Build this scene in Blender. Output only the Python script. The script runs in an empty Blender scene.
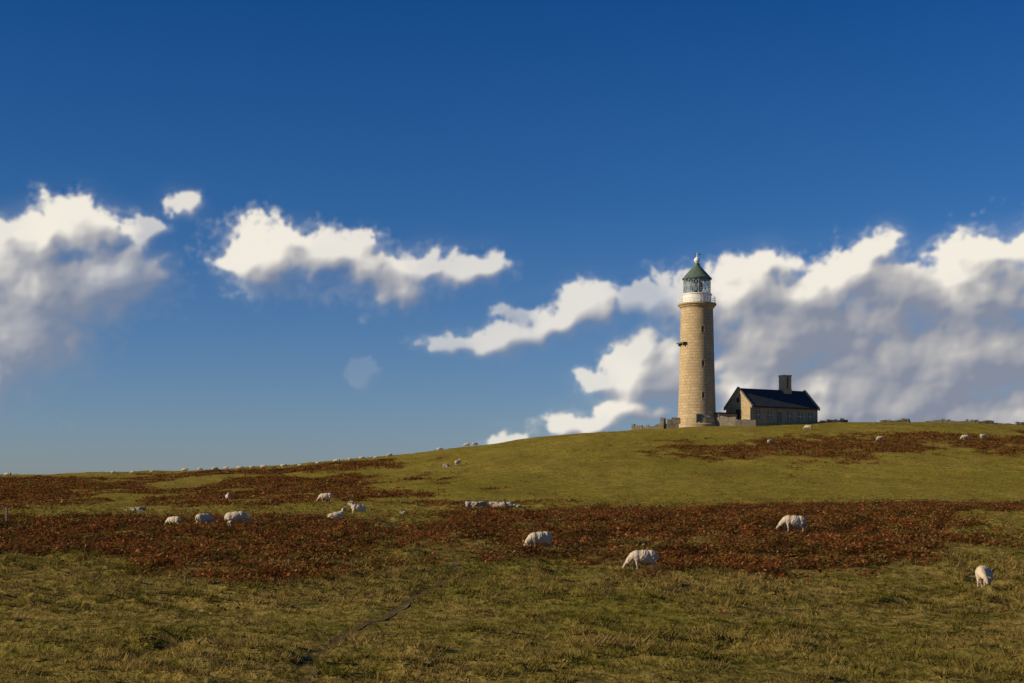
import bpy, bmesh, math, random
import numpy as np
from mathutils import Vector, Matrix
random.seed(7); rng=np.random.default_rng(7)
sc=bpy.context.scene
F=1422.0
# ------------------------------------------------------------------ noise
def _hash(ix,iy,seed):
    n=(ix.astype(np.int64)*374761393+iy.astype(np.int64)*668265263+seed*982451653)&0xffffffff
    n=((n^(n>>13))*1274126177)&0xffffffff
    n=(n^(n>>16))&0xffffffff
    return n/4294967295.0
def vnoise(x,y,seed=0):
    x=np.asarray(x,float); y=np.asarray(y,float)
    ix=np.floor(x); iy=np.floor(y); fx=x-ix; fy=y-iy
    def g(a,b):
        t=_hash(ix+a,iy+b,seed)*2*np.pi
        return np.cos(t)*(fx-a)+np.sin(t)*(fy-b)
    u=fx*fx*fx*(fx*(fx*6-15)+10); v=fy*fy*fy*(fy*(fy*6-15)+10)
    a=g(0,0)*(1-u)+g(1,0)*u; b=g(0,1)*(1-u)+g(1,1)*u
    return (a*(1-v)+b*v)*1.4
def fbm(x,y,oct=4,seed=0,rough=.5):
    s=0;a=1;f=1
    for i in range(oct):
        s=s+a*vnoise(x*f,y*f,seed+i*17); a*=rough; f*=2.03
    return s
# ------------------------------------------------------------------ terrain
YT=np.arange(-800,4000,1.0)
def tab(keys,win):
    k=np.array(keys,float); t=np.interp(YT,k[:,0],k[:,1])
    w=np.hanning(win+2)[1:-1]; w/=w.sum()
    p=np.pad(t,(win//2,win//2),mode='edge')
    return np.convolve(p,w,mode='valid')
BASE=tab([(-800,-12),(-100,-3.5),(-10,-1.75),(3,-1.75),(12,-2.6),(28,-3.62),(40,-3.25),(55,-2.36),(75,-1.32),(88,-.98),(110,-.75),(130,-.62),(155,-.4),(185,0),(4000,0)],9)
FR=tab([(-800,0),(100,0),(130,.06),(150,.15),(170,.30),(200,.58),(225,.83),(245,.98),(262,1.01),(300,.92),(400,.3),(600,-.8),(4000,-2.5)],19)
KMAX=(FR[YT>50]/YT[YT>50]).max()
HK=[(-200,476),(0,474.5),(100,473),(200,470.5),(300,465),(400,455.5),(470,446),(520,439.5),(580,433.5),(640,429.5),(700,427),(780,424.5),(850,421.5),(920,422.5),(1024,426),(1200,434),(1500,450)]
XK=np.array([(p-512)/F*246 for p,r in HK]); HV=np.array([(500-r)/F/KMAX for p,r in HK])
HXs=np.arange(-600,600,1.0)
_h=np.interp(HXs,XK,HV); w=np.hanning(17); w/=w.sum()
HT=np.convolve(np.pad(_h,(8,8),mode='edge'),w,mode='valid')
def H0(X,Y):
    X=np.asarray(X,float);Y=np.asarray(Y,float)
    return np.interp(Y,YT,BASE)+np.interp(Y,YT,FR)*np.interp(X,HXs,HT)
def H1(X,Y):
    X=np.asarray(X,float);Y=np.asarray(Y,float)
    d=np.clip((np.hypot(X,Y)-14)/30,0,1)
    return H0(X,Y)+d*(0.16*vnoise(X/16,Y/13,3)+0.10*vnoise(X/6.5,Y/5,5))+d*np.clip((Y-90)/80,0,1)*(0.30*vnoise(X/22,Y/30,8)+.16*fbm(X/7,Y/9,3,18))
def ground_point(px,row,ymin=24.,ymax=262.):
    """survey bearing/dip -> the spot on the hillside"""
    u=(px-512)/F; v=(500-row)/F
    Y=np.arange(ymin,ymax,.25); z=H1(u*Y,Y)
    d=z-v*Y; i=np.where(d>=0)[0]
    k=i[0] if len(i) else int(np.argmax(z/Y))
    return (u*Y[k],Y[k])
def poly(pts): return np.array([ground_point(*p) for p in pts])
def sdist(X,Y,P):
    d=np.full(X.shape,1e9); ins=np.zeros(X.shape,bool); n=len(P)
    for i in range(n):
        ax,ay=P[i]; bx,by=P[(i+1)%n]
        ex,ey=bx-ax,by-ay; L=ex*ex+ey*ey+1e-9
        t=np.clip(((X-ax)*ex+(Y-ay)*ey)/L,0,1)
        d=np.minimum(d,np.hypot(X-ax-t*ex,Y-ay-t*ey))
        c=((ay>Y)!=(by>Y))&(X<(bx-ax)*(Y-ay)/(by-ay+1e-12)+ax)
        ins^=c
    return np.where(ins,d,-d)
def ldist(X,Y,P):
    d=np.full(X.shape,1e9)
    for i in range(len(P)-1):
        ax,ay=P[i]; bx,by=P[i+1]
        ex,ey=bx-ax,by-ay; L=ex*ex+ey*ey+1e-9
        t=np.clip(((X-ax)*ex+(Y-ay)*ey)/L,0,1)
        d=np.minimum(d,np.hypot(X-ax-t*ex,Y-ay-t*ey))
    return d
NEARP=[poly([(-90,523),(60,520),(180,518),(300,517),(372,521),(394,538),(400,560),(366,579),(290,577),(180,573),(100,566),(-90,558)]),
       poly([(402,527),(440,516),(560,511),(700,507),(860,502),(1150,498),(1150,507),(960,514),(955,530),(1005,542),(900,562),(830,570),(740,577),(660,572),(590,564),(520,557),(470,550),(420,543)])]
FARP=[poly([(-90,478),(40,477),(175,476),(120,500),(40,508),(-90,509)]),
      poly([(110,507),(170,484),(260,476),(400,474),(440,486),(427,498),(340,503),(230,506)]),
      poly([(130,475.5),(230,470.5),(330,464),(392,458),(425,462),(380,468),(300,473),(180,478)]),
      poly([(405,512),(450,503),(525,502),(525,510),(470,512)]),
      poly([(590,449),(700,441),(860,435),(1080,435),(1080,448),(960,455),(860,465),(780,463),(700,459)])]
PATH=np.array([ground_point(*p) for p in [(352,506),(372,514),(396,528),(412,541),(440,553),(458,566),(455,577),(430,590),(398,606),(370,622),(335,643),(312,668),(296,700)]])
PATH=np.array([PATH[0]]+[PATH[i]*(1-t)+PATH[i+1]*t for i in range(len(PATH)-1) for t in (.25,.75)]+[PATH[-1]])
def wob(P):
    Q=[]
    for k in range(len(P)-1):
        n=max(2,int(np.hypot(*(P[k+1]-P[k]))/.4))
        for t in range(n): Q.append(P[k]*(1-t/n)+P[k+1]*t/n)
    Q=np.array(Q); Q[:,0]+=fbm(Q[:,1]/2.2,Q[:,1]*0+.5,3,8)*.35; return Q
PATHF=wob(PATH); PATH=PATHF[::3]
# flock: bearing/dip of the feet, pose, heading (deg), size
FLOCK=[(540,550,'graze',205,.88),(643,572,'graze',193,.86),(793,533,'graze',187,.98),(983,592,'turn',240,.88),
 (237,528,'graze',10,.86),(204,527,'graze',50,.78),(174,527,'graze',165,.62),
 (228,501,'stand',100,.8),(326,502,'graze',185,.95),(357,515,'stand',200,.85),(337,521,'lie',20,.8),
 (458,466,'stand',60,.9),(880,441,'graze',200,.8),(965,440,'graze',190,.9),(983,439,'graze',20,.85),(808,430,'graze',170,.9),(770,444,'graze',40,.75),
 (440,451,'graze',0,.7),(467,447,'graze',180,.8),(475,446,'graze',20,.7),(8,477,'graze',180,.8),
 (113,474,'graze',0,.6),(133,474,'graze',180,.6),(152,473,'graze',0,.5),(185,472,'graze',180,.75),(200,471,'graze',0,.6),(215,471,'graze',10,.75),(226,470,'stand',170,.65),(240,470,'graze',180,.75),(252,469,'graze',0,.6),(264,469,'graze',180,.75),(284,468,'graze',0,.75),
 (300,467,'graze',180,.55),(318,465,'graze',0,.6),(337,463,'graze',180,.75),(350,461,'graze',0,.6),(362,460,'graze',0,.7),(376,459,'graze',180,.55),(390,457,'graze',200,.7)]
SPOT=[ground_point(a[0],a[1]) for a in FLOCK]
def clear_of_sheep(X,Y,r=.62):
    k=np.ones(X.shape,bool)
    for x,y in SPOT[:11]: k&=np.hypot(X-x,(Y-y+.35)/1.3)>r
    return k
def masks(X,Y,edge=1.0):
    n=fbm(X/3.4,Y/4.2,5,31,.65); n3=fbm(X/11,Y/9,3,37,.6)
    near=np.full(X.shape,-1e9); far=np.full(X.shape,-1e9)
    for P in NEARP: near=np.maximum(near,sdist(X,Y,P))
    for P in FARP: far=np.maximum(far,sdist(X,Y,P))
    n2=fbm(X/9,Y/16,4,77,.6)
    near=np.minimum(near,3.6)
    a=np.clip((near+n*3.4+n3*2.4+.5)/3.0,0,1)
    far=np.minimum(far,8)
    b=np.clip((far+n*4.5+n2*10-.2)/6.2,0,1)
    return a,b
def Hfull(X,Y):
    pd=ldist(X,Y,PATH)
    pm=np.exp(-(pd/.35)**2)
    near=np.clip((160-Y)/70,0,1)*np.clip((np.hypot(X,Y)-8)/12,0,1)
    rg=.6+1.1*np.clip(.4+fbm(X/8,Y/7,3,15),0,1)
    t1=np.maximum(fbm(X/1.5,Y/1.05,3,51,.6),-.22)*.17*rg
    t2=np.maximum(vnoise(X/.6,Y/.5,61),-.1)*.08*rg
    tr=fbm(X/9,Y/1.8,3,91,.5)*.14
    return H1(X,Y)+near*(t1+t2+tr)*(1-pm*.7)-.08*pm
def col_attr(me,name,arr):
    a=me.attributes.new(name,'FLOAT_COLOR','POINT'); c=np.ones((len(arr),4),np.float32); c[:,:arr.shape[1]]=arr
    a.data.foreach_set('color',c.ravel())
def mesh_np(name,V,T,smooth=False):
    me=bpy.data.meshes.new(name); k=T.shape[1]
    me.vertices.add(len(V)); me.vertices.foreach_set('co',V.astype(np.float32).ravel())
    me.loops.add(T.size); me.loops.foreach_set('vertex_index',T.astype(np.int32).ravel())
    me.polygons.add(len(T)); me.polygons.foreach_set('loop_start',np.arange(0,T.size,k,dtype=np.int32))
    me.polygons.foreach_set('loop_total',np.full(len(T),k,np.int32))
    me.polygons.foreach_set('use_smooth',np.full(len(T),smooth,bool))
    me.update(calc_edges=True)
    return me
def add(name,me,mat=None,parent=None):
    o=bpy.data.objects.new(name,me); sc.collection.objects.link(o)
    if mat is not None and me is not None: me.materials.clear(); me.materials.append(mat)
    if parent: o.parent=parent
    return o
# ------------------------------------------------------------------ material helpers
class NT:
    def __init__(s,tree): s.t=tree; s.n=tree.nodes; s.l=tree.links
    def node(s,typ,**kw):
        n=s.n.new(typ)
        for k,v in kw.items(): setattr(n,k,v)
        return n
    def _set(s,inp,v):
        if isinstance(v,bpy.types.NodeSocket): s.l.new(v,inp)
        elif v is not None: inp.default_value=v
    def m(s,op,a,b=None,c=None,clamp=False):
        n=s.node('ShaderNodeMath',operation=op,use_clamp=clamp)
        for i,v in enumerate((a,b,c)):
            if v is not None: s._set(n.inputs[i],v)
        return n.outputs[0]
    def v(s,op,a,b=None,c=None,out=0):
        n=s.node('ShaderNodeVectorMath',operation=op)
        for i,x in enumerate((a,b,c)):
            if x is not None: s._set(n.inputs[i],x)
        return n.outputs[out]
    def noise(s,vec,scale,detail=4,rough=.5,out='Fac',**kw):
        n=s.node('ShaderNodeTexNoise'); s._set(n.inputs['Vector'],vec)
        n.inputs['Scale'].default_value=scale; n.inputs['Detail'].default_value=detail; n.inputs['Roughness'].default_value=rough
        for k,v in kw.items(): n.inputs[k].default_value=v
        return n.outputs[out]
    def mr(s,v,a,b,c=0.,d=1.,interp='LINEAR'):
        n=s.node('ShaderNodeMapRange',interpolation_type=interp); s._set(n.inputs[0],v)
        for i,x in enumerate((a,b,c,d)): s._set(n.inputs[i+1],x)
        return n.outputs[0]
    def mix(s,f,a,b,blend='MIX'):
        n=s.node('ShaderNodeMix',data_type='RGBA',blend_type=blend)
        s._set(n.inputs[0],f)
        for i,x in ((6,a),(7,b)):
            if isinstance(x,tuple) and len(x)==3: x=x+(1,)
            s._set(n.inputs[i],x)
        return n.outputs[2]
    def attr(s,name,out='Fac'):
        return s.node('ShaderNodeAttribute',attribute_name=name).outputs[out]
def newmat(name):
    m=bpy.data.materials.new(name); m.use_nodes=True; T=NT(m.node_tree)
    b=m.node_tree.nodes['Principled BSDF']; b.inputs['Roughness'].default_value=.9
    b.inputs['Specular IOR Level'].default_value=.2
    return m,T,b
def simple(name,col,rough=.6,var=.15,scale=3.,metal=0,spec=.3):
    m,T,b=newmat(name)
    tc=T.node('ShaderNodeTexCoord').outputs['Object']
    n=T.noise(tc,scale,5,.6)
    f=T.mr(n,.3,.7,0,1)
    c=T.mix(f,tuple(x*(1-var) for x in col),tuple(min(1,x*(1+var)) for x in col))
    T.l.new(c,b.inputs['Base Color']); b.inputs['Roughness'].default_value=rough; b.inputs['Metallic'].default_value=metal
    b.inputs['Specular IOR Level'].default_value=spec
    return m
def ground_mat():
    m,T,b=newmat('pasture_ground')
    P=T.node('ShaderNodeNewGeometry').outputs['Position']
    sx=T.node('ShaderNodeSeparateXYZ'); T.l.new(P,sx.inputs[0])
    big=T.noise(T.v('MULTIPLY',P,(1,.6,0)),.06,5,.6)
    med=T.noise(T.v('MULTIPLY',P,(1,1.3,0)),.5,5,.65)
    fine=T.noise(P,3.2,5,.7)
    c=T.mix(T.mr(big,.38,.62),(.280,.222,.034),(.355,.268,.058))
    c=T.mix(T.mr(med,.40,.66),c,(.205,.178,.027))
    far2=T.noise(T.v('MULTIPLY',P,(1,.5,0)),.22,4,.7)
    c=T.mix(T.mr(far2,.50,.66,0,.7),c,(.22,.142,.038))
    far3=T.noise(T.v('MULTIPLY',P,(1,.7,0)),1.3,4,.75)
    c=T.mix(T.mr(far3,.53,.66,0,.65),c,(.11,.088,.02))
    low=T.mr(sx.outputs[1],105.,64.,0,1)
    lowc=T.mix(T.mr(med,.36,.60),(.260,.175,.048),(.125,.110,.018))
    lowc=T.mix(T.mr(fine,.47,.7),lowc,(.33,.245,.085))
    lowc=T.mix(T.mr(big,.46,.60,0,.7),lowc,(.145,.132,.020))
    c=T.mix(T.m('MULTIPLY',low,.9),c,lowc)
    c=T.mix(T.mr(fine,.52,.34,0,.85),c,(.048,.040,.011))
    br=T.attr('bracken'); fa=T.attr('farbracken'); pa=T.attr('trail')
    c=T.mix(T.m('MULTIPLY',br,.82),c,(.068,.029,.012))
    fc=T.mix(T.mr(T.noise(P,.8,4,.7),.35,.65),(.105,.042,.015),(.22,.096,.030))
    c=T.mix(T.m('MULTIPLY',fa,.70),c,fc)
    c=T.mix(T.m('MULTIPLY',pa,.45),c,(.07,.055,.025))
    T.l.new(c,b.inputs['Base Color'])
    bn=T.node('ShaderNodeBump'); bn.inputs['Strength'].default_value=1.; bn.inputs['Distance'].default_value=.18
    T.l.new(fine,bn.inputs['Height'])
    T.l.new(bn.outputs[0],b.inputs['Normal']); b.inputs['Roughness'].default_value=1; b.inputs['Specular IOR Level'].default_value=0
    return m
xs=np.concatenate([-np.geomspace(110,3500,26)[::-1],np.arange(-109.6,109.7,.32),np.geomspace(110,3500,26)])
ys=[-3500,-1500,-700,-300,-120,-60,-30,-15,-8,-4]; y=-2.
while y<24: ys.append(y); y+=.8
while y<320:
    ys.append(y); y+=max(.17,.17*(y/45)**1.4)
while y<3900: ys.append(y); y*=1.12
ys=np.array(ys)
X,Y=np.meshgrid(xs,ys); Xf=X.ravel(); Yf=Y.ravel()
Z=Hfull(Xf,Yf)
nx,ny=len(xs),len(ys)
i=np.arange(ny-1)[:,None]*nx+np.arange(nx-1)[None,:]; i=i.ravel()
T4=np.stack([i,i+1,i+nx+1,i+nx],1)
g=mesh_np('ground',np.stack([Xf,Yf,Z],1),T4,True)
am,bm_=masks(Xf,Yf)
for nme,arr in (('bracken',am),('farbracken',bm_),('trail',np.exp(-(ldist(Xf,Yf,PATH)/.45)**2))):
    a=g.attributes.new(nme,'FLOAT','POINT'); a.data.foreach_set('value',arr.astype(np.float32))
add('ground',g,ground_mat())
def path_obj():
    P=PATHF; d=np.gradient(P,axis=0); d/=np.linalg.norm(d,axis=1)[:,None]+1e-9; nrm=np.stack([-d[:,1],d[:,0]],1)
    V=[]; offs=np.linspace(-1,1,5)
    for j in range(len(P)):
        w=max(.04,.14+.14*float(vnoise(j*.13,3.3,5)))
        for o in offs:
            q=P[j]+nrm[j]*o*w; V.append((q[0],q[1],0))
    V=np.array(V); V[:,2]=Hfull(V[:,0],V[:,1])+.018
    n=len(P); i=(np.arange(n-1)[:,None]*5+np.arange(4)[None,:]).ravel()
    return mesh_np('path',V,np.stack([i,i+1,i+6,i+5],1),True)
add('path',path_obj(),simple('trodden_earth',(.105,.080,.036),1,.4,4,spec=0))
# ------------------------------------------------------------------ foliage
def foliage_mat(name,trans):
    m=bpy.data.materials.new(name); m.use_nodes=True; T=NT(m.node_tree); T.n.clear()
    c=T.attr('col','Color')
    d=T.node('ShaderNodeBsdfDiffuse'); t=T.node('ShaderNodeBsdfTranslucent'); T.l.new(c,d.inputs[0]); T.l.new(c,t.inputs[0])
    mx=T.node('ShaderNodeMixShader'); mx.inputs[0].default_value=trans; T.l.new(d.outputs[0],mx.inputs[1]); T.l.new(t.outputs[0],mx.inputs[2])
    o=T.node('ShaderNodeOutputMaterial'); T.l.new(mx.outputs[0],o.inputs[0]); return m
def scatter(n,y0,y1,half=.40,pw=1.0):
    u=rng.random(n); Yy=(y0**pw+u*(y1**pw-y0**pw))**(1/pw)
    Xx=(rng.random(n)*2-1)*(half*Yy+4)
    return Xx,Yy
def blades(X,Y,Zg,h,w,nb,spread,lean,cols):
    N=len(X); n=N*nb
    def rp(a): return np.repeat(a,nb,axis=0)
    ang=rng.random(n)*2*np.pi; rad=np.sqrt(rng.random(n))*rp(spread)
    bx=rp(X)+np.cos(ang)*rad; by=rp(Y)+np.sin(ang)*rad; bz=rp(Zg)-.02
    hh=rp(h)*(.55+.7*rng.random(n)); ww=rp(w)*(.7+.6*rng.random(n))
    fa=rng.random(n)*np.pi; ln=lean*hh*(.4+rng.random(n)); la=ang+rng.normal(0,.6,n)
    V=np.zeros((n,3,3))
    V[:,0]=np.stack([bx-np.cos(fa)*ww,by-np.sin(fa)*ww,bz],1)
    V[:,1]=np.stack([bx+np.cos(fa)*ww,by+np.sin(fa)*ww,bz],1)
    V[:,2]=np.stack([bx+np.cos(la)*ln,by+np.sin(la)*ln,bz+hh],1)
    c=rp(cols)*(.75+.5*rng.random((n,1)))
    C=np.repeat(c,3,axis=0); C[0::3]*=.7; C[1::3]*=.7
    return V.reshape(-1,3),C
X1,Y1=scatter(72000,26,62,.42,1.6); X2,Y2=scatter(38000,62,125,.42,1.2)
Xg=np.concatenate([X1,X2]); Yg=np.concatenate([Y1,Y2])
am,bm2=masks(Xg,Yg); tuss=fbm(Xg/1.5,Yg/1.05,3,51,.6); rgh=fbm(Xg/8,Yg/7,3,15)
keep=(rng.random(len(Xg))>am*.82)&(ldist(Xg,Yg,PATH)>.2)&(rng.random(len(Xg))<np.clip(.35+tuss*1.1+rgh*.5,.06,1))&clear_of_sheep(Xg,Yg)
Xg,Yg,tuss,rgh=Xg[keep],Yg[keep],tuss[keep],rgh[keep]
N=len(Xg); t=np.clip(.54+fbm(Xg/5,Yg/5,4,12,.6)*1.0+rng.normal(0,.22,N),0,1)[:,None]
cg=np.array([[.140,.125,.018]])*(1-t)+np.array([[.37,.255,.078]])*t
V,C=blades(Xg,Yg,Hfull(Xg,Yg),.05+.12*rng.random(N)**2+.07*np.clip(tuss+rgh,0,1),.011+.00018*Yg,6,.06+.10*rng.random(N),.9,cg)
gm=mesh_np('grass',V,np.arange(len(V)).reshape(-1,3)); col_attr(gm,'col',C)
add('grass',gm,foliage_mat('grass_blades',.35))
def bracken(X,Y,hs,nb,size):
    N=len(X); z=Hfull(X,Y); n=N*nb
    def rp(a): return np.repeat(a,nb,axis=0)
    h=hs*(.55+.7*rng.random(N))*(1+.8*np.clip(fbm(X/1.8,Y/1.8,2,23),-.5,.8))
    t=np.clip(.46+fbm(X/2.5,Y/2.5,3,9,.6)*.8+rng.normal(0,.2,N),0,1)[:,None]
    c=np.array([[.080,.030,.012]])*(1-t)+np.array([[.295,.108,.032]])*t
    straw=(rng.random(N)<.09)[:,None]; c=np.where(straw,np.array([[.27,.18,.07]]),c)
    grn=(rng.random(N)<.10+.25*np.clip(fbm(X/4,Y/4,2,29),0,1))[:,None]; c=np.where(grn,np.array([[.15,.13,.022]]),c)
    ang=rng.random(n)*2*np.pi; rad=rng.random(n)**.6*.34
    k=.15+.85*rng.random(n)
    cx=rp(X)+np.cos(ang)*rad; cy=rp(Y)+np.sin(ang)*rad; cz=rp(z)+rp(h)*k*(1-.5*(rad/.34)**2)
    s=rp(size)*(.5+.9*rng.random(n))
    dx,dy=np.cos(ang),np.sin(ang); dz=rng.uniform(-.7,.8,n)
    px,py=-dy,dx; wz=rng.normal(0,.5,n)
    V=np.zeros((n,4,3))
    V[:,0]=np.stack([cx-dx*s*.6,cy-dy*s*.6,cz-dz*s*.5],1)
    V[:,1]=np.stack([cx+px*s*.32,cy+py*s*.32,cz+wz*s*.4],1)
    V[:,2]=np.stack([cx+dx*s,cy+dy*s,cz+dz*s],1)
    V[:,3]=np.stack([cx-px*s*.32,cy-py*s*.32,cz-wz*s*.4],1)
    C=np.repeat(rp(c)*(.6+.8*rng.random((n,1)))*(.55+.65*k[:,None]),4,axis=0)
    return V.reshape(-1,3),C
Xb,Yb=scatter(175000,46,115,.45,1.3); a,b2=masks(Xb,Yb)
k=(a>.06+rng.random(len(Xb))*.88)&(rng.random(len(Xb))<np.clip(.64+fbm(Xb/1.4,Yb/1.4,3,44,.6)*1.3,.05,1))&clear_of_sheep(Xb,Yb,.85); Xb,Yb=Xb[k],Yb[k]
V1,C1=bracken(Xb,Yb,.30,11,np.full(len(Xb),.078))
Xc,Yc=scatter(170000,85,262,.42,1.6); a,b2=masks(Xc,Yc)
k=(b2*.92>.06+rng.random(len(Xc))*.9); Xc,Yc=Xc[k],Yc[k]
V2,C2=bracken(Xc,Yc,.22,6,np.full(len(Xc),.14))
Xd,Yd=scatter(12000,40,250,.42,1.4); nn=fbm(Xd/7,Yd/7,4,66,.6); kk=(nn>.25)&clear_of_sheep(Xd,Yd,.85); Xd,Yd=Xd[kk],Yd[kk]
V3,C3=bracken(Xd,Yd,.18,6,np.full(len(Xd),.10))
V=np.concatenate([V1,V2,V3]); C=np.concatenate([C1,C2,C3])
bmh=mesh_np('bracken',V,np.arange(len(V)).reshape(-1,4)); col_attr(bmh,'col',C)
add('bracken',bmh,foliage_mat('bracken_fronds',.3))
# ------------------------------------------------------------------ masonry
def stone_mat(name,c1,c2,mortar,bw=.75,bh=.36,stain=.5,var=1.):
    m,T,b=newmat(name)
    uv=T.node('ShaderNodeUVMap').outputs[0]
    P=T.node('ShaderNodeNewGeometry').outputs['Position']
    br=T.node('ShaderNodeTexBrick'); T.l.new(uv,br.inputs['Vector'])
    br.inputs['Color1'].default_value=c1+(1,); br.inputs['Color2'].default_value=c2+(1,); br.inputs['Mortar'].default_value=mortar+(1,)
    br.inputs['Scale'].default_value=1; br.inputs['Brick Width'].default_value=bw; br.inputs['Row Height'].default_value=bh
    br.inputs['Mortar Size'].default_value=.025; br.inputs['Mortar Smooth'].default_value=.3
    n=T.noise(P,.6,6,.65); n2=T.noise(T.v('MULTIPLY',P,(1.6,1.6,.25)),.9,5,.6); n3=T.noise(P,5,5,.7)
    c=T.mix(T.mr(n,.35,.65,0,.5),br.outputs['Color'],tuple(x*.62 for x in c1))
    c=T.mix(T.mr(n2,.5,.72,0,stain),c,(.19,.14,.08))
    c=T.mix(T.mr(n3,.4,.7,0,.5),c,tuple(min(1,x*1.35) for x in c1))
    T.l.new(c,b.inputs['Base Color'])
    bn=T.node('ShaderNodeBump'); bn.inputs['Strength'].default_value=.7; bn.inputs['Distance'].default_value=.06
    T.l.new(T.m('ADD',T.m('MULTIPLY',br.outputs['Fac'],-1.),T.m('MULTIPLY',n3,.8)),bn.inputs['Height']); T.l.new(bn.outputs[0],b.inputs['Normal'])
    return m
granite=stone_mat('granite_blocks',(.54,.41,.235),(.39,.29,.16),(.25,.19,.12),1.0,.5)
granite2=stone_mat('cottage_granite',(.50,.38,.22),(.37,.28,.165),(.23,.175,.105),.6,.3)
chimney_lit=stone_mat('sunlit_chimney_stone',(.60,.43,.25),(.50,.35,.19),(.32,.24,.14),.6,.3,.15)  # cottage stone made lighter: sunlight painted into the chimney, whose front is shaded
rubble=stone_mat('rubble_stone',(.30,.26,.19),(.20,.175,.13),(.10,.09,.06),.35,.2)
white=simple('white_paint',(.78,.77,.72),.5,.06)
grey=simple('grey_glazing_bars',(.42,.44,.42),.5,.15)
copper=simple('weathered_copper',(.095,.135,.100),.6,.3,2.5)
slate=simple('slate_roof',(.045,.050,.058),.8,.35,2.,spec=.12)
dark=simple('dark_window_glass',(.02,.025,.03),.15,.2,2,spec=.5)
iron=simple('painted_iron',(.10,.11,.10),.5,.2)
brass=simple('lens_glass',(.22,.25,.23),.2,.25,4,spec=.6)
def glassmat():
    m=bpy.data.materials.new('lantern_glass'); m.use_nodes=True; T=NT(m.node_tree); T.n.clear()
    tr=T.node('ShaderNodeBsdfTransparent'); tr.inputs[0].default_value=(.74,.78,.76,1); gl=T.node('ShaderNodeBsdfGlossy'); gl.inputs['Roughness'].default_value=.05
    mx=T.node('ShaderNodeMixShader'); mx.inputs[0].default_value=.10; T.l.new(tr.outputs[0],mx.inputs[1]); T.l.new(gl.outputs[0],mx.inputs[2])
    o=T.node('ShaderNodeOutputMaterial'); T.l.new(mx.outputs[0],o.inputs[0]); return m
glass=glassmat()
def lathe(name,prof,mat,parent=None,seg=64,smooth=True,cap=True):
    bm=bmesh.new(); uvl=bm.loops.layers.uv.new('UVMap'); rings=[]
    for r,z in prof: rings.append([bm.verts.new((r*math.cos(2*math.pi*i/seg),r*math.sin(2*math.pi*i/seg),z)) for i in range(seg)])
    rr=max(r for r,z in prof)
    arc=[0]
    for a in range(len(prof)-1): arc.append(arc[-1]+math.hypot(prof[a+1][0]-prof[a][0],prof[a+1][1]-prof[a][1]))
    for a in range(len(prof)-1):
        for i in range(seg):
            j=(i+1)%seg
            f=bm.faces.new((rings[a][i],rings[a][j],rings[a+1][j],rings[a+1][i])); f.smooth=smooth
            us=[i,i+1,i+1,i]; vs=[arc[a],arc[a],arc[a+1],arc[a+1]]
            for L,u,v in zip(f.loops,us,vs): L[uvl].uv=(u/seg*2*math.pi*rr,v)
    if cap:
        for rg in (rings[0][::-1],rings[-1]):
            try: bm.faces.new(rg)
            except: pass
    bmesh.ops.recalc_face_normals(bm,faces=bm.faces)
    me=bpy.data.meshes.new(name); bm.to_mesh(me); bm.free()
    me.set_sharp_from_angle(angle=math.radians(28))
    return add(name,me,mat,parent)
def box(bm,x0,x1,y0,y1,z0,z1,M=None):
    vs=[bm.verts.new((x,y,z)) for z in (z0,z1) for x,y in ((x0,y0),(x1,y0),(x1,y1),(x0,y1))]
    for q in ((0,3,2,1),(4,5,6,7),(0,1,5,4),(1,2,6,5),(2,3,7,6),(3,0,4,7)): bm.faces.new([vs[k] for k in q])
    if M is not None:
        for v in vs: v.co=M@v.co
    return vs
def finish(name,bm,mat,parent=None,bevel=0):
    bmesh.ops.recalc_face_normals(bm,faces=bm.faces)
    if bevel: bmesh.ops.bevel(bm,geom=list(bm.edges),offset=bevel,segments=1,affect='EDGES')
    uvl=bm.loops.layers.uv.verify()
    for f in bm.faces:
        n=f.normal
        t=Vector((0,0,1)).cross(n)
        t=Vector((1,0,0)) if t.length<.1 else t.normalized()
        b=n.cross(t)
        for L in f.loops: L[uvl].uv=(L.vert.co.dot(t),L.vert.co.dot(b))
    me=bpy.data.meshes.new(name); bm.to_mesh(me); bm.free()
    return add(name,me,mat,parent)
# ------------------------------------------------------------------ lighthouse
LX,LY=31.6,243.; LZ=float(H1(LX,LY))-.05
lh=bpy.data.objects.new('lighthouse',None); sc.collection.objects.link(lh); lh.location=(LX,LY,LZ)
lathe('plinth',[(3.75,-1.2),(3.75,.35),(3.55,.5),(3.5,1.5),(3.28,1.75)],granite,lh)
lathe('tower_shaft',[(3.24,1.6)]+[(3.22-.50*((z-1.7)/18.8)**.9,z) for z in np.linspace(1.7,20.3,14)],granite,lh,cap=False)
lathe('gallery_cornice',[(2.73,20.0),(2.80,20.25),(3.0,20.4),(3.05,20.55),(3.3,20.75),(3.3,21.0),(2.4,21.02)],granite,lh,cap=False)
lathe('lantern_base',[(2.42,20.95),(2.42,22.45),(2.55,22.5),(2.55,22.65),(2.3,22.68)],white,lh,cap=False)
lathe('lantern_floor',[(2.3,22.6),(.02,22.62)],iron,lh)
lathe('lantern_glazing',[(2.28,22.68),(2.28,25.2)],glass,lh,48,cap=False)
bm=bmesh.new()
def bar(bm,a,b,r,seg=6):
    a=Vector(a);b=Vector(b); d=b-a; M=Matrix.Translation((a+b)/2)@d.to_track_quat('Z','Y').to_matrix().to_4x4()
    bmesh.ops.create_cone(bm,cap_ends=True,segments=seg,radius1=r,radius2=r,depth=d.length,matrix=M)
def circ(r,a,z): return (r*math.cos(a),r*math.sin(a),z)
nb=16
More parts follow.
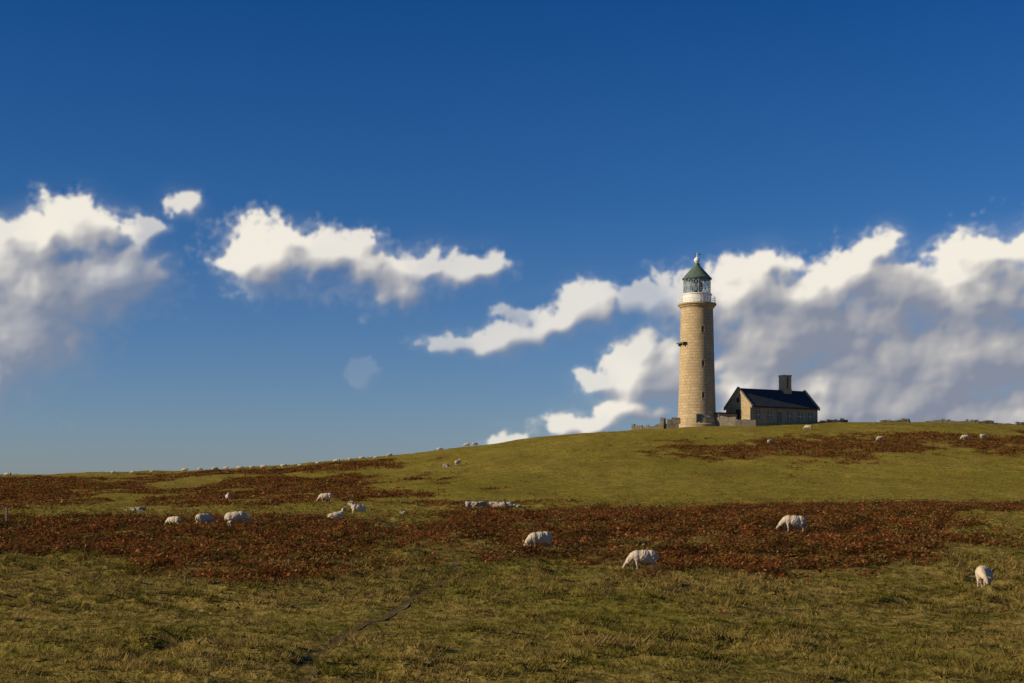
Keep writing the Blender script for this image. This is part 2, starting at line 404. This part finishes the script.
for i in range(nb):
    a=2*math.pi*i/nb; a2=2*math.pi*(i+1)/nb
    for zz,z2 in ((22.68,23.95),(23.95,25.2)):
        bar(bm,circ(2.31,a,zz),circ(2.31,a2,z2),.03); bar(bm,circ(2.31,a2,zz),circ(2.31,a,z2),.03)
    bar(bm,circ(2.31,a,23.95),circ(2.31,a2,23.95),.03)
    bar(bm,circ(2.31,a,22.65),circ(2.31,a,25.25),.035)
finish('astragals',bm,grey,lh)
bm=bmesh.new(); nb=32
for i in range(nb):
    a=2*math.pi*i/nb; a2=2*math.pi*(i+1)/nb
    bar(bm,circ(3.12,a,21.0),circ(3.12,a,22.15),.02)
    for z in (21.4,21.75,22.13): bar(bm,circ(3.12,a,z),circ(3.12,a2,z),.02)
finish('gallery_railing',bm,white,lh)
lathe('optic_lens',[(.3,22.6),(.5,22.9),(.95,23.3),(1.15,24.),(.95,24.6),(.4,25.0)],brass,lh,32)
lathe('lantern_roof',[(2.2,25.15),(2.52,25.16),(2.56,25.32),(2.35,25.5),(1.75,26.2),(1.1,26.9),(.62,27.4),(.5,27.65),(.5,27.9),(.05,28.0)],copper,lh,16,smooth=False)
lathe('roof_vent',[(.2,27.9),(.28,28.05),(.46,28.25),(.52,28.5),(.42,28.78),(.16,28.98),(.06,29.1),(.05,29.7),(.01,29.75)],white,lh,20)
bm=bmesh.new(); bar(bm,(-.55,0,29.5),(.45,0,29.5),.035); box(bm,.3,.7,-.02,.02,29.38,29.62); finish('wind_vane',bm,copper,lh)
camdir=math.atan2(-LY,-LX)
def shaft_r(z): return 3.22-.50*((max(z,1.7)-1.7)/18.8)**.9
bmW=bmesh.new(); bmS=bmesh.new()
for z,da in ((16.4,.35),(10.6,.35),(5.2,.35),(13.6,2.4),(8,2.4)):
    a=camdir+da; r=shaft_r(z)
    M=Matrix.Translation((r*math.cos(a),r*math.sin(a),z))@Matrix.Rotation(a,4,'Z')
    box(bmW,-.3,.03,-.2,.2,-.45,.45,M)
    for q in ((-.25,.09,-.35,.35,-.63,-.46),(-.25,.08,-.35,.35,.46,.67),(-.25,.07,-.35,-.21,-.45,.45),(-.25,.07,.21,.35,-.45,.45)): box(bmS,*q,M)
a=camdir+.1
M=Matrix.Translation((shaft_r(1.5)*1.08*math.cos(a),shaft_r(1.5)*1.08*math.sin(a),1.2))@Matrix.Rotation(a,4,'Z')
box(bmW,-.3,.06,-.45,.45,-1.2,.8,M)
finish('tower_windows',bmW,dark,lh); finish('window_surrounds',bmS,granite2,lh)
a=camdir-1.0; r=shaft_r(14.2); bm=bmesh.new()
M=Matrix.Translation((r*math.cos(a),r*math.sin(a),14.2))@Matrix.Rotation(a,4,'Z')
box(bm,-.3,.55,-1.1,1.1,-.12,.12,M); box(bm,-.3,.4,-.8,-.6,-.5,-.13,M); box(bm,-.3,.4,.6,.8,-.5,-.13,M)
finish('side_platform',bm,iron,lh)
# ------------------------------------------------------------------ cottage
hc=bpy.data.objects.new('stone_cottage',None); sc.collection.objects.link(hc)
HZ=12.75; hc.location=(40.2,240.,HZ); hc.rotation_euler=(0,0,math.radians(30))
L_,W_,E_,R_=15.,6.5,3.2,2.9
bm=bmesh.new()
sec=[(0,-1.8),(W_,-1.8),(W_,E_),(W_/2,E_+R_),(0,E_)]
v0=[bm.verts.new((0,y,z)) for y,z in sec]; v1=[bm.verts.new((L_,y,z)) for y,z in sec]
bm.faces.new(v0); bm.faces.new(v1[::-1])
for i in range(5):
    j=(i+1)%5
    if i in (2,3): continue
    bm.faces.new((v0[i],v0[j],v1[j],v1[i]))
finish('walls',bm,granite2,hc)
bm=bmesh.new(); th=.2; ov=.35; sl=R_/(W_/2)
for s in (0,1):
    pts=[(-ov,E_-ov*sl+.02),(W_/2,E_+R_+.02),(W_/2,E_+R_+.02+th*1.3),(-ov,E_-ov*sl+.02+th*1.3)]
    if s: pts=[(W_-y,z) for y,z in pts]
    a0=[bm.verts.new((.28,y,z)) for y,z in pts]; a1=[bm.verts.new((L_-.28,y,z)) for y,z in pts]
    bm.faces.new(a0); bm.faces.new(a1[::-1])
    for i in range(4): bm.faces.new((a0[i],a0[(i+1)%4],a1[(i+1)%4],a1[i]))
finish('roof',bm,slate,hc)
bm=bmesh.new()
for x0,x1 in ((-.12,.27),(L_-.27,L_+.12)):
    for s in (0,1):
        pts=[(-.5,E_-.5*sl+.0),(W_/2,E_+R_),(W_/2,E_+R_+.5),(-.5,E_-.5*sl+.45)]
        if s: pts=[(W_-y,z) for y,z in pts]
        a0=[bm.verts.new((x0,y,z)) for y,z in pts]; a1=[bm.verts.new((x1,y,z)) for y,z in pts]
        bm.faces.new(a0); bm.faces.new(a1[::-1])
        for i in range(4): bm.faces.new((a0[i],a0[(i+1)%4],a1[(i+1)%4],a1[i]))
finish('gable_copings',bm,granite2,hc)
bm=bmesh.new()
box(bm,9.6,11.3,W_/2-.75,W_/2+.75,E_+R_-1.2,E_+R_+.55)
for k in (9.95,10.95):
    box(bm,k-.3,k+.3,W_/2-.72,W_/2+.72,E_+R_+.56,E_+R_+2.65); box(bm,k-.36,k+.36,W_/2-.78,W_/2+.78,E_+R_+2.66,E_+R_+2.9)
finish('chimney',bm,chimney_lit,hc)
bm=bmesh.new(); bs=bmesh.new(); bw=bmesh.new()
for x in (1.7,4.2,8.6,11.0,13.3):
    box(bm,x-.45,x+.45,-.03,.2,1.0,2.35); box(bs,x-.6,x+.6,-.09,.1,.84,.99); box(bs,x-.65,x+.65,-.07,.1,2.36,2.62)
    box(bw,x-.03,x+.03,-.055,0,1.0,2.35); box(bw,x-.45,x+.45,-.052,0,1.65,1.71)
box(bm,5.9,6.9,-.04,.2,0,2.3); box(bs,5.75,7.05,-.08,.1,2.31,2.6)
for y in (W_/2,):
    box(bm,-.04,.2,y-.5,y+.5,1.1,2.7); box(bs,-.08,.1,y-.65,y+.65,2.71,2.95); box(bs,-.1,.1,y-.6,y+.6,.94,1.09)
    box(bm,-.04,.2,y-.3,y+.3,3.9,4.7)
finish('windows_and_door',bm,dark,hc); finish('sills_and_lintels',bs,granite2,hc); finish('window_frames',bw,white,hc)
bm=bmesh.new(); box(bm,-4.2,-.15,3.2,5.8,-1.5,1.9); finish('link_building',bm,granite2,hc)
bm=bmesh.new(); box(bm,-4.35,-.13,3.05,5.95,1.91,2.1); finish('link_roof',bm,slate,hc)
# ------------------------------------------------------------------ dry-stone walls
def stone_wall(pts,h,th=.55,ruin=.25,name='stone_wall'):
    bm=bmesh.new()
    for k in range(len(pts)-1):
        a=Vector(pts[k]);b=Vector(pts[k+1]); L=(b-a).length; d=(b-a)/L; ang=math.atan2(d.y,d.x)
        s=0
        while s<L:
            w=random.uniform(.35,.8); c=a+d*(s+w/2); g0=float(H1(c.x,c.y))
            top=h*(1+ruin*(2*float(vnoise(c.x*.35,c.y*.35,4))))
            top=max(.15,top); z=-.5
            while z<top:
                hh=random.uniform(.22,.4)
                M=Matrix.Translation((c.x,c.y,g0+z+hh/2))@Matrix.Rotation(ang+random.gauss(0,.06),4,'Z')@Matrix.Rotation(random.gauss(0,.05),4,'Y')
                t=th*random.uniform(.85,1.1)
                box(bm,-w/2*1.02,w/2*1.02,-t/2,t/2,-hh/2*1.02,hh/2*1.02,M); z+=hh
            s+=w
    return finish(name,bm,rubble,None)
def at(px,Yd): return ((px-512)/F*Yd,Yd)
stone_wall([at(632,246),at(648,245),at(668,244)],.55,.6,.5)
stone_wall([at(662,243),at(664,249)],1.5,.6,.1)
stone_wall([at(667,241.5),at(676,241.5)],1.45,.6,.1)
stone_wall([at(716,241.),at(735,239.5)],1.3,.55,.12)
stone_wall([at(735,239.),at(752,238.6)],1.0,.5,.15)
stone_wall([at(818,246),at(838,247),at(846,250)],.3,.5,.5)
stone_wall([at(880,250),at(905,250),at(908,253)],.35,.8,.8)
stone_wall([at(925,251),at(975,250),at(1024,251),at(1090,253)],.3,.7,.9)
# ------------------------------------------------------------------ rocks
rockm=simple('lichen_granite_rock',(.34,.30,.24),.95,.4,5.,spec=.1)
def rock(px,row,L,Hh,W=None):
    x,y=ground_point(px,row); z=float(H1(x,y)); W=W or L*.7
    bm=bmesh.new(); bmesh.ops.create_icosphere(bm,subdivisions=4,radius=1)
    sd=random.random()*100
    P=np.array([v.co[:] for v in bm.verts])
    n=fbm(P[:,0]*1.3+sd,P[:,1]*1.3+P[:,2]*1.1,4,5,.6)
    for v,k in zip(bm.verts,n):
        c=v.co*(1+.38*float(k)); c=Vector((max(-.8,min(.85,c.x)),c.y,max(-.5,min(.62,c.z)))); v.co=Vector((c.x*L/2,c.y*W/2,c.z*Hh/.62))
    o=finish('rock',bm,rockm); o.location=(x,y,z); o.rotation_euler=(0,0,random.uniform(-.5,.5))
for a in [(476,508,1.9,.50),(500,508,2.2,.46),(516,507,.8,.2),(138,512,1.3,.35),(128,512,.7,.2),(352,506,.8,.3),(446,467,.9,.4),(404,515,.7,.25)]: rock(*a)
# ------------------------------------------------------------------ fence
fm=simple('weathered_timber',(.20,.17,.13),.9,.3,6)
bm=bmesh.new(); pv=None
for px in (-90,-62,-36,-13,6):
    x,y=(px-512)/F*74,74+px*.01; z=float(H1(x,y)); box(bm,x-.05,x+.05,y-.05,y+.05,z-.3,z+.9)
    if pv:
        for h in (.3,.55,.82): bar(bm,(pv[0],pv[1],pv[2]+h),(x,y,z+h),.006,4)
    pv=(x,y,z)
finish('post_and_wire_fence',bm,fm)
# ------------------------------------------------------------------ sheep
def sheep_mat():
    m,T,b=newmat('sheep_fleece_and_face')
    tc=T.node('ShaderNodeTexCoord').outputs['Object']
    n=T.noise(tc,16,5,.65); n2=T.noise(tc,3,3,.5)
    c=T.mix(T.mr(n,.3,.7),(.48,.38,.25),(.68,.57,.42)); c=T.mix(T.mr(n2,.5,.75,0,.5),c,(.38,.28,.17))
    f=T.mix(T.mr(n,.3,.7),(.34,.25,.19),(.46,.36,.29))
    c=T.mix(T.attr('skin'),c,f); c=T.mix(T.attr('hoof'),c,(.06,.05,.04))
    T.l.new(c,b.inputs['Base Color'])
    bn=T.node('ShaderNodeBump'); bn.inputs['Strength'].default_value=.7; bn.inputs['Distance'].default_value=.025; T.l.new(n,bn.inputs['Height']); T.l.new(bn.outputs[0],b.inputs['Normal'])
    return m
SM=sheep_mat()
def ell(bm,c,r,rot=0):
    M=Matrix.Translation(c)@Matrix.Rotation(rot,4,'Y')@Matrix.Diagonal((*r,1)); bmesh.ops.create_icosphere(bm,subdivisions=3,radius=1,matrix=M)
def limb(bm,pts):
    for k in range(len(pts)-1):
        a,ra=Vector(pts[k][0]),pts[k][1]; b,rb=Vector(pts[k+1][0]),pts[k+1][1]; d=b-a
        M=Matrix.Translation((a+b)/2)@d.to_track_quat('Z','Y').to_matrix().to_4x4()
        bmesh.ops.create_cone(bm,cap_ends=True,segments=14,radius1=ra,radius2=rb,depth=d.length,matrix=M)
    for p,r in pts: ell(bm,p,(r,r,r))
def sheep_mesh(kind):
    bm=bmesh.new(); dz=-.28 if kind=='lie' else 0
    ell(bm,(-.33,0,.59+dz),(.29,.26,.265)); ell(bm,(-.02,0,.575+dz),(.46,.295,.28)); ell(bm,(.29,0,.58+dz),(.26,.24,.265)); ell(bm,(-.10,0,.52+dz),(.41,.28,.25))
    limb(bm,[((-.58,0,.66+dz),.055),((-.63,0,.56+dz),.05),((-.63,0,.42+dz),.032)])
    if kind in('graze','turn'):
        ty=.0 if kind=='graze' else .24
        nk=[((.42,0,.59),.19),((.59,ty*.4,.46),.135),((.71,ty*.8,.33),.09)]; hd=[((.75,ty,.28),.085),((.83,ty*1.2,.18),.068),((.88,ty*1.35,.085),.046)]
        ear=((.73,ty,.34),)
    else:
        nk=[((.40,0,.66+dz),.17),((.54,0,.80+dz),.115),((.61,0,.92+dz),.085)]; hd=[((.64,0,.95+dz),.085),((.74,0,.90+dz),.066),((.84,0,.83+dz),.044)]
        ear=((.60,0,.99+dz),)
    limb(bm,nk); limb(bm,hd)
    e=ear[0]
    for s in (-1,1): limb(bm,[((e[0],e[1]+s*.05,e[2]),.028),((e[0]-.03,e[1]+s*.11,e[2]-.01),.03),((e[0]-.04,e[1]+s*.17,e[2]-.03),.016)])
    if kind=='lie':
        for s in (-1,1):
            limb(bm,[((.34,s*.14,.2),.07),((.50,s*.13,.06),.042),((.34,s*.15,.035),.035)])
            limb(bm,[((-.3,s*.18,.2),.14),((-.12,s*.24,.1),.07),((-.36,s*.25,.05),.045),((-.14,s*.27,.035),.035)])
    else:
        st={'graze':(.06,-.04,.05,-.06),'turn':(-.04,.06,-.05,.05),'stand':(0,.04,-.03,.03)}[kind]
        for s,f,h in ((-1,st[0],st[2]),(1,st[1],st[3])):
            limb(bm,[((.32,s*.12,.46),.10),((.33+f*.5,s*.125,.35),.06),((.34+f,s*.125,.23),.042),((.325+f,s*.125,.10),.032),((.345+f,s*.125,.035),.040)])
            limb(bm,[((-.36,s*.12,.50),.15),((-.29+h*.4,s*.14,.39),.10),((-.43+h,s*.13,.25),.048),((-.41+h,s*.13,.10),.033),((-.385+h,s*.13,.035),.040)])
    me=bpy.data.meshes.new('tmp'); bm.to_mesh(me); bm.free()
    o=bpy.data.objects.new('tmp',me); sc.collection.objects.link(o)
    r=o.modifiers.new('r','REMESH'); r.mode='VOXEL'; r.voxel_size=.018
    s=o.modifiers.new('s','SMOOTH'); s.iterations=4; s.factor=.5
    dg=bpy.context.evaluated_depsgraph_get(); ev=o.evaluated_get(dg); m2=bpy.data.meshes.new_from_object(ev)
    bpy.data.objects.remove(o); m2.name='sheep_'+kind
    n=len(m2.vertices); P=np.zeros(n*3); m2.vertices.foreach_get('co',P); P=P.reshape(-1,3); Nn=np.zeros(n*3); m2.vertices.foreach_get('normal',Nn); Nn=Nn.reshape(-1,3)
    hx=np.array([h[0] for h in hd])
    dh=np.min([np.linalg.norm(P-np.array(h),axis=1) for h in hx],axis=0)
    skin=np.clip((.115-dh)/.03,0,1)
    skin=np.maximum(skin,np.clip((.28-P[:,2])/.06,0,1)*(np.abs(P[:,0])<.60) if kind!='lie' else 0)
    hoof=np.clip((.045-P[:,2])/.02,0,1)*(P[:,0]<.6)
    if kind=='lie': hoof*=0
    wool=1-skin
    d=(fbm(P[:,0]*13+P[:,2]*5,P[:,1]*13+P[:,2]*11,3,3)*.015)*wool
    P=P+Nn*d[:,None]; m2.vertices.foreach_set('co',P.ravel())
    for nm,arr in (('skin',skin),('hoof',hoof)):
        a=m2.attributes.new(nm,'FLOAT','POINT'); a.data.foreach_set('value',arr.astype(np.float32))
    m2.polygons.foreach_set('use_smooth',np.ones(len(m2.polygons),bool)); m2.materials.clear(); m2.materials.append(SM); m2.update(); return m2
SH={k:sheep_mesh(k) for k in ('graze','turn','stand','lie')}
for (px,row,kind,ang,s),(x,y) in zip(FLOCK,SPOT):
    a=math.radians(ang); c,sn=math.cos(a),math.sin(a)
    fx=np.array([.33,.33,-.4,-.4])*s; fy=np.array([.12,-.12,.12,-.12])*s
    wx=x+fx*c-fy*sn; wy=y+fx*sn+fy*c; hz=Hfull(wx,wy)
    sf=(hz[:2].mean()-hz[2:].mean())/(.73*s); z=hz.mean()+sf*.03
    o=bpy.data.objects.new('sheep',SH[kind]); sc.collection.objects.link(o)
    o.location=(x,y,float(z)-.012); o.rotation_euler=(0,-math.atan(sf),a); o.scale=(s,s,s)
# ------------------------------------------------------------------ clouds: a far glowing shell of cumulus, its sunlight and shade painted in
CL=[ # cx,cy,rx,ry,opacity,brightness
(75,212,26,18,.95,1),(40,238,40,20,1,.95),(100,230,34,22,.95,.95),(12,232,26,18,.85,.9),(142,234,16,16,.55,.85),(50,285,92,44,.85,.52),(15,338,66,52,.78,.44),(115,282,48,32,.6,.52),(0,385,36,38,.65,.45),(186,207,16,12,.8,.95),
(264,256,40,34,.95,1),(290,238,26,18,.95,1),(325,264,44,22,.85,.85),(375,274,54,28,.9,.82),(362,243,20,15,.85,1),(400,290,40,17,.75,.72),(435,266,28,15,.7,.75),(483,269,26,16,.75,.82),
(588,304,30,20,.8,.82),(552,322,38,19,.8,.72),(508,340,44,15,.7,.66),(452,343,34,11,.5,.62),(520,318,26,10,.35,.7),
(372,374,18,16,.07,.6),
(650,374,44,32,.92,.88),(597,379,28,11,.75,.9),(640,346,30,22,.82,.82),(655,304,34,22,.45,.5),(690,310,34,40,.75,.6),(690,380,50,40,.9,.7),(508,436,28,9,.75,.95),(590,427,36,10,.85,.95),(640,414,50,14,.95,.95),
(742,295,40,34,.95,.68),(766,266,20,16,.95,.88),(812,303,60,38,.95,.62),(880,247,17,17,.95,.95),(858,280,42,26,.95,.75),(905,302,48,32,.97,.60),(992,256,46,18,1,1.1),(1032,246,45,20,1,1.1),(955,284,18,10,.9,1.0),(990,300,60,40,1,.70),(780,350,90,58,.97,.55),(880,360,110,68,1,.52),(990,360,110,68,1,.55),(822,395,44,28,1,1.0),(740,400,44,36,.95,.75),(830,415,110,36,1,.8),(960,405,120,50,1,.66),(1000,425,140,38,1,.75),
(1130,280,110,60,1,.8),(1180,370,180,60,1,.7),(1400,400,160,40,.9,.8),(-120,300,120,70,.9,.7),(-330,390,140,40,.8,.8)]
def cang(px,row):
    u=(px-512)/F; v=(500-row)/F; return math.atan(u)*F, math.atan(v/math.sqrt(1+u*u))*F
ca=np.arange(-850,851,1.0); ce=np.arange(10,352,1.0)
A,Eg=np.meshgrid(ca,ce)
WX=A+fbm(A/50,Eg/50,5,221,.58)*15; WY=Eg+fbm(A/50,Eg/50,5,249,.58)*10
acc=np.zeros_like(A); wsum=np.zeros_like(A)+1e-9; op=np.zeros_like(A); br_=np.zeros_like(A)
for cx,cy,rx,ry,o_,b_ in CL:
    a,e=cang(cx,cy); l=np.hypot((WX-a)/(rx*1.1),(WY-e)/(ry*1.1))
    acc+=np.exp(-l*7); w=np.exp(-np.minimum(l,6)*4); wsum+=w; op+=w*o_; br_+=w*b_
m_=-np.log(acc+1e-12)/7; op/=wsum; br_/=wsum
D=np.minimum(1-m_,.90)
bil=(.46*np.abs(vnoise(WX/36,WY/31,301))+.30*np.abs(vnoise(WX/18,WY/16,302))+.16*np.abs(vnoise(WX/8.5,WY/8,303))+.07*np.abs(vnoise(A/4.5,Eg/4.2,304)))
D=D+fbm(A/75,Eg/60,8,401,.60)*.31+bil*.74-.12
def gblur(a,s):
    r=int(3*s)+1; k=np.exp(-.5*(np.arange(-r,r+1)/s)**2); k/=k.sum()
    b=np.apply_along_axis(lambda v:np.convolve(np.pad(v,r,mode='edge'),k,'valid'),1,a)
    return np.apply_along_axis(lambda v:np.convolve(np.pad(v,r,mode='edge'),k,'valid'),0,b)
def shift(a,dx,dy):
    xi=np.clip(np.arange(a.shape[1])+int(round(dx)),0,a.shape[1]-1); yi=np.clip(np.arange(a.shape[0])+int(round(dy)),0,a.shape[0]-1)
    return a[yi][:,xi]
Tn=np.clip(D-.05,0,1.0)*op
Tb=gblur(Tn,3.0); S=np.zeros_like(A)
for k in range(1,15):
    S+=shift(Tb,-4.0*k,3.6*k)*(1-.045*k)
sunl=np.exp(-S*.36)
G1=gblur(D,1.6); G2=gblur(D,4.5); G3=gblur(D,11.)
rel=(G1-shift(G1,-3,3))*.85+(G2-shift(G2,-8,9))*.85+(G3-shift(G3,-16,20))*.50
lit=np.clip(.14+.76*sunl+rel*1.0+(br_-.72)*.80,0,1)
lit=gblur(lit,.9)
edge=np.clip(.50-rel*.9,.28,1.0)
al=np.clip((D-.02)/edge,0,1); al=al*al*(3-2*al)
lee=np.clip(.5-rel*3,0,1); wis=fbm(A/26+Eg/60,Eg/11,5,511,.6)
al=al*(1-lee*np.clip(wis*.9+.15,0,.55)*np.clip(1.1-al,0,1))
al=al*(1-lee*.55)+gblur(al,4.0)*lee*.55
fr=np.clip((D+.18+fbm(A/9,Eg/7,4,711,.6)*.22)/.55,0,1)*.32
al=np.maximum(al,fr*np.clip(op,0,1))
al=al*np.clip(op*1.03,0,1)
veil=gblur(np.clip(1.25-m_,0,1),10)*.22*np.clip(.5+fbm(A/90,Eg/30,5,613,.6),0,1)*np.clip(op,0,1)
al=1-(1-al)*(1-veil)
al*=np.clip((850-np.abs(A))/60,0,1)*np.clip((351-Eg)/12,0,1)
al=np.clip(gblur(al,.85),0,1)
shc=np.array([.235,.262,.335]); mid=np.array([.46,.452,.46]); hi=np.array([.90,.845,.745])
t=lit[...,None]; C=np.where(t<.5,shc+(mid-shc)*t*2,mid+(hi-mid)*(t*2-1))  # cloud colour carries painted shade, midtone and sunlit tops
C=np.concatenate([C,al[...,None]],2).reshape(-1,4)
R=6000.
az=A/F; el=Eg/F
V=np.stack([R*np.sin(az)*np.cos(el),R*np.cos(az)*np.cos(el),R*np.sin(el)],-1).reshape(-1,3)
nx,ny=len(ca),len(ce); i=(np.arange(ny-1)[:,None]*nx+np.arange(nx-1)[None,:]).ravel()
T4=np.stack([i,i+1,i+nx+1,i+nx],1)
am_=al.ravel(); vis=am_[T4].max(1)>.002; T4=T4[vis]
used=np.unique(T4); rm=np.full(len(V),-1); rm[used]=np.arange(len(used)); T4=rm[T4]; V=V[used]; C=C[used]
cm=mesh_np('clouds',V,T4,True)
a=cm.attributes.new('col','FLOAT_COLOR','POINT'); a.data.foreach_set('color',C.astype(np.float32).ravel())
m=bpy.data.materials.new('cumulus'); m.use_nodes=True; T=NT(m.node_tree); T.n.clear()
at_=T.node('ShaderNodeAttribute',attribute_name='col'); em=T.node('ShaderNodeEmission'); T.l.new(at_.outputs['Color'],em.inputs[0])
tr=T.node('ShaderNodeBsdfTransparent'); mx=T.node('ShaderNodeMixShader'); T.l.new(at_.outputs['Alpha'],mx.inputs[0]); T.l.new(tr.outputs[0],mx.inputs[1]); T.l.new(em.outputs[0],mx.inputs[2])
o=T.node('ShaderNodeOutputMaterial'); T.l.new(mx.outputs[0],o.inputs[0]); m.cycles.emission_sampling='NONE'
add('clouds',cm,m)
# ------------------------------------------------------------------ sun, sky, camera
EL=math.radians(24); SAZ=math.atan2(-.955,-.30)
sd=Vector((math.sin(SAZ)*math.cos(EL),math.cos(SAZ)*math.cos(EL),math.sin(EL)))
ld=bpy.data.lights.new('sun','SUN'); ld.energy=5.0; ld.angle=math.radians(.5); ld.color=(1,.83,.58)
lo=bpy.data.objects.new('sun',ld); sc.collection.objects.link(lo); lo.rotation_euler=(-sd).to_track_quat('-Z','Y').to_euler()
W=bpy.data.worlds.new('World'); sc.world=W; W.use_nodes=True; T=NT(W.node_tree); T.n.clear()
W.cycles.sampling_method='MANUAL'; W.cycles.sample_map_resolution=256
sky=T.node('ShaderNodeTexSky',sky_type='NISHITA'); sky.sun_disc=False; sky.sun_elevation=EL; sky.sun_rotation=SAZ; sky.air_density=1.; sky.dust_density=.4; sky.ozone_density=3.
tc=T.node('ShaderNodeTexCoord').outputs['Generated']; sx=T.node('ShaderNodeSeparateXYZ'); T.l.new(tc,sx.inputs[0])
r=T.node('ShaderNodeValToRGB'); T.l.new(sx.outputs[2],r.inputs[0]); cr=r.color_ramp
cr.elements[0].position=0.02; cr.elements[0].color=(.52,.60,.84,1); cr.elements[1].position=.36; cr.elements[1].color=(.045,.31,.68,1)
e=cr.elements.new(.20); e.color=(.17,.42,.74,1)
skyc=T.mix(1.,sky.outputs[0],r.outputs[0],'MULTIPLY')
bg=T.node('ShaderNodeBackground'); bg.inputs[1].default_value=.10; T.l.new(skyc,bg.inputs[0])
ow=T.node('ShaderNodeOutputWorld'); T.l.new(bg.outputs[0],ow.inputs[0])
cd=bpy.data.cameras.new('camera'); co=bpy.data.objects.new('camera',cd); sc.collection.objects.link(co)
cd.lens=50; cd.sensor_width=36; cd.shift_y=(500-341.5)/1024; cd.clip_start=.1; cd.clip_end=12000
co.location=(0,0,0); co.rotation_euler=(math.radians(90),0,0); sc.camera=co
sc.view_settings.view_transform='Standard'; sc.view_settings.look='None'; sc.view_settings.exposure=0
